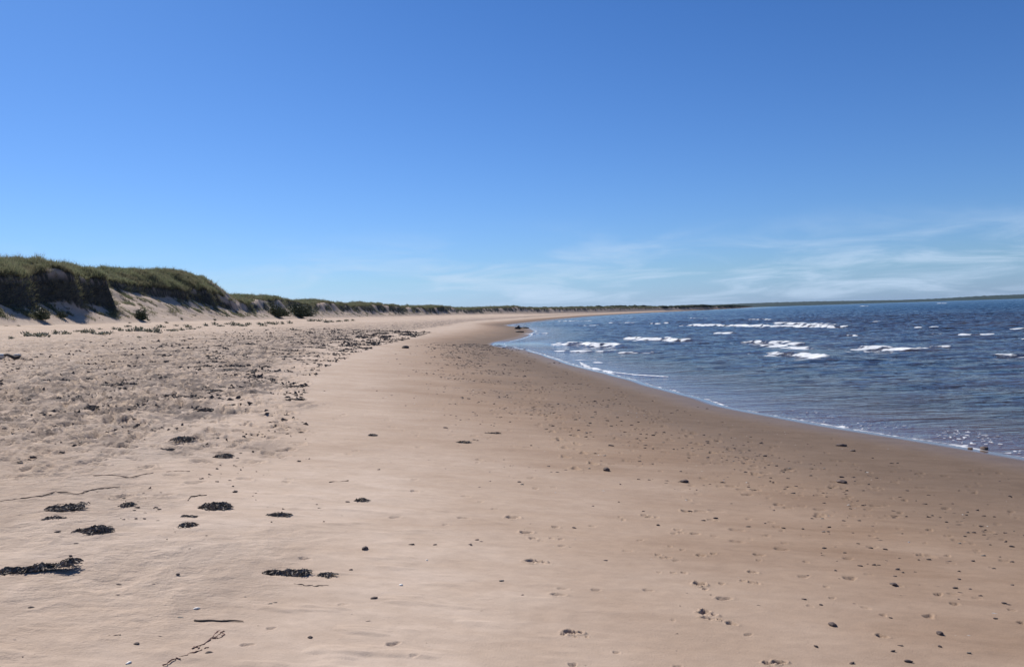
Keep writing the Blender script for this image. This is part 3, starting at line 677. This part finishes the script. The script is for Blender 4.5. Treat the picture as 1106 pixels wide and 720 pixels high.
# branching reddish weed
def branchy(u, v, spans, label, mat, r0=.003, name='seaweed_strand'):
    x0, y0 = at(u, v); VV, FF = [], []
    for pts in spans:
        w_ = [at(a, b) for a, b in pts]; pp = []
        for i in range(len(w_)-1):
            for k2 in range(6):
                q = k2/6; x = w_[i][0]*(1-q)+w_[i+1][0]*q+random.gauss(0, .004); y = w_[i][1]*(1-q)+w_[i+1][1]*q+random.gauss(0, .005)
                pp.append((x-x0, y-y0, gz(x, y)-gz(x0, y0)+r0*.7+random.random()*.004))
        rad = [r0*random.uniform(.6, 1.3) for _ in pp]; f0 = len(VV); v_, f_ = tube(pp, rad, 5); VV += v_; FF += [tuple(i+f0 for i in q) for q in f_]
    o = link_mesh(name, VV, FF, mat); o.location = (x0, y0, gz(x0, y0)); return tag(o, label, 'seaweed')
branchy(212, 697, [[(176, 719), (190, 711), (206, 706), (221, 701)], [(206, 701), (218, 697), (230, 690), (240, 684), (243, 681)], [(230, 690), (236, 690), (243, 684)], [(221, 701), (226, 699)], [(225, 692), (234, 684), (238, 681)], [(190, 711), (196, 712)], [(206, 706), (214, 704)], [(211, 699), (216, 701)]],
        'branching reddish brown weed strands spread on the sand near the bottom left', WRED)
branchy(340, 632, [[(317, 631), (328, 632.5), (342, 633), (357, 632.5)]], 'thin pale brown weed thread lying just below the short dark seaweed strand', WEED2, .003)
branchy(113, 688, [[(96, 688.5), (112, 688), (124, 687), (131, 686)]], 'thin brown thread of weed left of the reddish branching strands', WEED2, .0025)
branchy(30, 709, [[(24, 710), (32, 709), (40, 708)]], 'faint short weed thread in the bottom left corner', WEED2, .002)
branchy(20, 533, [[(0, 542), (20, 539), (45, 536), (60, 531), (84, 534), (100, 529), (116, 527), (131, 526)]], 'long wavering weed line crossing the sand above the loose seaweed patch', WEED2, .004)
branchy(140, 513, [[(100, 514), (120, 513), (140, 516), (158, 512), (166, 511)]], 'wavering weed line left of centre, farther than the long one', WEED2, .004)
branchy(195, 509, [[(180, 510), (192, 509), (208, 509.5)]], 'short wavering weed line just right of the farther wavering line', WEED2, .004)
branchy(215, 535, [[(203, 541), (206, 537), (214, 535.5), (225, 535)]], 'hooked weed thread on the sand left of the oval heap', WEED2, .005)
branchy(365, 520, [[(355, 521), (366, 520.5), (378, 519)]], 'short weed thread lying on the open smooth sand in the middle', WEED2, .005)
# stick
x0, y0 = at(236, 670); pp = []
for i, u in enumerate(np.linspace(210, 263, 12)):
    x, y = at(float(u), 671+.4*math.sin(i*1.3)); pp.append((x-x0, y-y0, .005+gz(x, y)-gz(x0, y0)))
v_, f_ = tube(pp, [.006, .0055, .005, .005, .0045, .0042, .004, .004, .0035, .0032, .003, .002], 7)
o = link_mesh('stick', v_, f_, simple('stick_bark', (.13, .095, .07), (.08, .06, .045), .85, 30, .3)); o.location = (x0, y0, gz(x0, y0)); tag(o, 'straight thin brown stick lying on the sand in the lower left', 'stick')
# driftwood at the left edge
x0, y0 = at(4, 389)
dw = bpy.data.objects.new('driftwood', None); COL.objects.link(dw); dw.location = (x0, y0, gz(x0, y0)); tag(dw, 'dark bent piece of driftwood with bleached wood at its ends, at the left edge', 'driftwood')
v_, f_ = tube([(-.05, .1, .16), (.12, .05, .17), (.25, 0, .12), (.36, 0, .06), (.46, 0, .07), (.53, .03, .13)], [.035, .045, .05, .06, .055, .03], 9); link_mesh('branch', v_, f_, WOODM, parent=dw)
v_, f_ = tube([(-.75, .15, .09), (-.4, .14, .12), (-.1, .1, .13), (-.02, .08, .12)], [.08, .10, .09, .06], 9); link_mesh('bleached_log', v_, f_, BLEACH, parent=dw)
v_, f_ = tube([(.24, .12, .14), (.34, .12, .15), (.48, .11, .15)], [.03, .045, .03], 8); link_mesh('bleached_branch', v_, f_, BLEACH, parent=dw)
# stones
def rock_mesh(name, rx, ry, rz, seed, mat, sub_=3, amp=.22):
    import bmesh
    bm = bmesh.new(); bmesh.ops.create_icosphere(bm, subdivisions=sub_, radius=1)
    P_ = np.array([v.co[:] for v in bm.verts]); n_ = perlin(P_[:, 0]*1.3+seed, P_[:, 1]*1.3+P_[:, 2], seed)+.5*perlin(P_[:, 0]*3+seed, P_[:, 2]*3+P_[:, 1]*2, seed+3)
    for v, q in zip(bm.verts, n_):
        v.co *= 1+amp*q*2; v.co.x *= rx; v.co.y *= ry; v.co.z *= rz
    me = bpy.data.meshes.new(name); bm.to_mesh(me); bm.free(); me.materials.append(mat)
    for p_ in me.polygons: p_.use_smooth = True
    o = bpy.data.objects.new(name, me); COL.objects.link(o); return o
def stone(u, v, rx, label, rz=.5, mat=STONE, name='stone', cat='stone', seed=1, ry=.8):
    o = rock_mesh(name, rx, rx*ry, rx*rz, seed, mat); x, y = at(u, v); o.location = (x, y, gz(x, y)+rx*rz*.45); o.rotation_euler = (0, 0, seed*.7); return tag(o, label, cat)
stone(394, 593, .026, 'dark round stone sitting alone on the smooth middle sand', .55, seed=2)
stone(335, 688.5, .013, 'x', .5, seed=3)['label'] = 'small dark pebble right of the thin brown stick in the lower left'
stone(433, 632, .013, 'white shell on bare sand below the dark round stone', .5, SHELL, 'shell', 'shell', 4, .8)
stone(212, 657.5, .016, 'white elongated shell in the lower left above the brown stick', .35, SHELL, 'shell', 'shell', 5, .45)
stone(139, 716, .014, 'white shell at the bottom edge left of the reddish weed', .35, SHELL, 'shell', 'shell', 6, .5)
stone(398, 679, .005, 'tiny white shell fragment in the lower middle sand', .5, SHELL, 'shell', 'shell', 7)
stone(461, 605, .008, 'tiny white shell fragment right of the dark round stone', .5, SHELL, 'shell', 'shell', 8)
stone(438, 376, .22, 'lone dark stone far up the beach where smooth sand meets trampled sand', .45, seed=10)
stone(404, 470, .03, 'dark pebble beside the small weed knot on open sand', .4, seed=11)
stone(909, 521, .065, 'large dark flat stone in the middle of the pebble band', .35, seed=12, ry=.6)
stone(909, 481.5, .075, 'dark flat stone nearest the waterline on the right', .35, seed=13, ry=.6)
stone(921, 487, .04, 'smaller dark stone beside the flat stone nearest the waterline', .4, seed=14)
stone(1063, 485.5, .07, 'dark stone washed by the foam edge at the right', .5, seed=15)
stone(1048, 484.5, .04, 'small dark stone left of the one washed by the foam edge', .4, seed=16)
stone(655, 508, .04, 'dark egg shaped stone on the smooth sand left of the pebble band', .6, seed=17)
stone(739, 520.5, .045, 'dark oval stone on the near side of the pebble band', .45, seed=18)
stone(1015, 684.5, .022, 'dark stone nearest to the bottom right corner', .5, seed=20)
stone(899, 675, .024, 'dark stone low on the right, nearer than the other stones around it', .45, seed=21)
stone(965, 631, .022, 'dark flat stone on open sand right of centre in the lower right', .35, seed=22)
# rocks on the far sand point
for (u, v, rx, rz, lb, sd_) in ((559, 354.5, .42, .80, 'largest dark rock on the far sand point', 31), (566, 353.2, .7, .22, 'low dark rock right of the largest rock on the far sand point', 32), (561, 357.5, .55, .22, 'flat dark rock in front of the largest rock on the far sand point', 33)):
    o = rock_mesh('beach_rock', rx, rx*.8, rx*rz, sd_, simple('wet_rock', (.06, .052, .05), (.10, .085, .078), .7, 3, .5), 4, .3); x, y = at(u, v, -.45); o.location = (x, y, max(gz(x, y), -.75)+rx*rz*.4); tag(o, lb, 'rock')

# ---- dark pebbles: four shapes, copied one by one
pro = [rock_mesh('pebble', 1, .7, .38, 60+i, STONE if i < 3 else STONE2, 2, .28) for i in range(4)]
MARK = [(394,593)]; n_done = 0
cand = []
LST = [(846,570),(826,565),(867,571),(889,574),(896,569),(894,574),(942,568),(927,587),(956,593),(912,597),(902,616),(944,610),(929,611),(890,592),(877,560),(888,560),(1074,558),(1064,572),(1045,553),(1063,557),(1087,584),(1093,590),(1086,585),(1070,588),(1045,575),(1042,579),(1052,575),(1062,600),(1073,614),(1051,606),(1031,635),(1048,636),(1059,643),(1084,651),(1075,668),(962,667),(973,697),(964,703),(1015,698),(1047,705),(982,714),(920,716),(886,653),(868,647),(882,698),(981,714),(1003,604),
       (654,508),(740,521),(752,529),(692,492),(636,506),(669,542),(602,510),(596,510),(691,498),(711,567),(695,552),(735,509),(760,562),(809,526),(745,552),(793,507),(792,498),(671,459),(687,462),(666,459),(777,469),(803,481),(814,499),(826,505),(832,516),(860,525),(808,569),(620,570),(542,627),(507,588),(515,583),(519,585),(468,573),(444,588),(470,588),(509,589),(379,615),(314,602),(292,606),(404,646),(381,681),(62,574),(76,600),(83,607),(129,631),(166,631),(34,656),(192,620),(127,643),(174,688),(226,705),(51,676),(195,667),(137,671),(147,695),(82,587),(148,548),(156,560),(169,548),(157,554),(172,550),(133,561),(147,560),(185,549),(305,622),(376,542),(377,551),(323,498),(303,495),(255,530),(248,519),(252,525),(254,531),(447,430),(350,422),(407,422),(423,427),(438,438),(501,409),(521,424),(553,447),(534,460)]
for u, v in LST: cand.append((*at(u+random.uniform(-.5, .5), v), random.uniform(.007, .0125)))
tries = 0
while len(cand) < 292 and tries < 20000:
    tries += 1
    y = 4+random.random()**1.2*14; x = random.uniform(-.1*y, .66*y); ss = float(np.interp(y, WY, WX))-x
    if ss < 1.8: continue
    if random.random() > math.exp(-((ss-4.4)/1.5)**2)+.03: continue
    cand.append((x, y, random.uniform(.006, .013)*(1+(y > 9)*.4)))
xs = np.array([c[0] for c in cand]); ys = np.array([c[1] for c in cand]); zs = ground(xs, ys)[0]
for i, (x, y, r) in enumerate(cand):
    j = i % 4 if i % 12 != 3 else 3
    if i < 4: o = pro[i]; j = i
    else: o = pro[j if j < 3 or i % 3 == 0 else 0].copy(); COL.objects.link(o)
    r *= 1+y/14*.6
    o.scale = (r*random.uniform(.9, 1.7), r*random.uniform(.8, 1.2), r*random.uniform(.7, 1.2)); o.location = (x, y, zs[i]+r*.15); o.rotation_euler = (random.uniform(-.2, .2), random.uniform(-.2, .2), random.uniform(-.5, .5))
    ss_ = float(np.interp(y, WY, WX))-x
    if ss_ < 6.2 and y > 6: lb, gp = 'small dark pebble in the pebble band along the damp sand near the waterline', 'small pebbles in the band near the waterline'
    elif x > 0.3: lb, gp = 'small dark pebble on the open brown sand between the viewer and the pebble band', 'small pebbles on the open brown sand'
    else: lb, gp = 'small dark pebble on the smooth pale sand left of the middle', 'small pebbles on the smooth pale sand'
    tag(o, lb, 'pebble', gp)
# ---- everything too small and too many to count
def grit_mesh(name, x, y, r, mat, label, cat, flat=.4):
    z = ground(x, y)[0]; n = len(x)
    B = np.array([[1, 0, -.1], [.3, .8, -.1], [-.8, .5, -.1], [-.9, -.4, -.1], [.2, -.8, -.1], [.45, .1, .8], [-.4, .1, 1]], float)
    Fb = np.array([[0, 1, 5], [1, 6, 5], [1, 2, 6], [2, 3, 6], [3, 4, 6], [4, 5, 6], [4, 0, 5]])
    a = rng.uniform(-.5, .5, n)+np.pi*(rng.random(n) < .5); sx_ = r*rng.uniform(.8, 2.0, n); sy_ = r*rng.uniform(.6, 1.1, n); sz_ = r*flat*rng.uniform(.5, 1.5, n)
    L_ = B[None]*np.stack([sx_, sy_, sz_], 1)[:, None, :]*rng.uniform(.5, 1.4, (n, 7, 1))*rng.uniform(.6, 1.2, (n, 7, 3))
    V = np.stack([L_[..., 0]*np.cos(a)[:, None]-L_[..., 1]*np.sin(a)[:, None]+x[:, None], L_[..., 0]*np.sin(a)[:, None]+L_[..., 1]*np.cos(a)[:, None]+y[:, None], L_[..., 2]+z[:, None]-.001], -1)
    F = (np.arange(n)[:, None, None]*7+Fb[None]).reshape(-1, 3)
    return tag(link_mesh(name, V.reshape(-1, 3), F, mat, smooth=False), label, cat, kind='stuff')
def samp(n, y0, y1, s0, s1, pw=1.0, mid=None, wid=1., clump=0.):
    y = y0+rng.random(n)**pw*(y1-y0); s_ = rng.uniform(s0, s1, n); x = np.interp(y, SY, SX)-s_
    kp = np.ones(n, bool)
    if mid is not None: kp &= rng.random(n) < np.exp(-((s_-mid)/wid)**2)
    if clump: kp &= fbm(x/1.2, y/1.6, 3, 501) > clump*(rng.random(n)*.6-.1)
    kp &= np.abs(x) < y*.72+1
    return x[kp], y[kp]
x, y = samp(21000, 4, 60, 1.2, 10, 1.05, 4.9, 2.2, .3); grit_mesh('fine_gravel', x, y, .0055*(1+y/7)*rng.uniform(.3, 1.6, len(x)), STONE, 'countless tiny dark stones and grit strewn in a band above the waterline', 'gravel')
x, y = samp(76000, 5.5, 80, 10.4, 27, 1.25, 13, 7, .35); kq = rng.random(len(x)) < np.interp(y, [5.5, 13], [.12, 1]); x, y = x[kq], y[kq]; grit_mesh('seaweed_bits', x, y, .0145*(1+y/24)*np.interp(y, [5.5, 13], [.38, 1])*rng.uniform(.3, 1.6, len(x))**1.5, BITS, 'countless scraps of dry dark weed littering the trampled sand', 'seaweed scraps', .75)
x, y = samp(1500, 3.5, 14, 8, 13, 1.2, None, 1, .6); grit_mesh('weed_crumbs', x, y, .006*rng.uniform(.5, 1.6, len(x)), WEED, 'small crumbs of dark weed on the smooth sand beside the trampled sand', 'seaweed scraps', .4)
x, y = samp(260, 4, 20, 1.5, 9, 1.2); grit_mesh('shell_fragments', x, y, .005*rng.uniform(.6, 1.4, len(x))*(1+y/20), SHELL, 'tiny white shell fragments sprinkled over the damp sand', 'shell fragments', .4)

# ---------------------------------------------------------------- air
import bmesh
bm = bmesh.new(); bmesh.ops.create_cube(bm, size=1); me = bpy.data.meshes.new('haze'); bm.to_mesh(me); bm.free()
hz = bpy.data.objects.new('haze', me); COL.objects.link(hz); hz.scale = (27000, 27000, 62); hz.location = (0, 0, -6+31)
hm = bpy.data.materials.new('haze'); hm.use_nodes = True; t_ = hm.node_tree; t_.nodes.clear(); ho = t_.nodes.new('ShaderNodeOutputMaterial'); pv = t_.nodes.new('ShaderNodeVolumePrincipled')
pv.inputs['Color'].default_value = (.42, .68, 1, 1); pv.inputs['Density'].default_value = .5/50000; t_.links.new(pv.outputs[0], ho.inputs['Volume']); me.materials.append(hm); tag(hz, 'thin pale haze over the far shore', 'haze', kind='stuff')
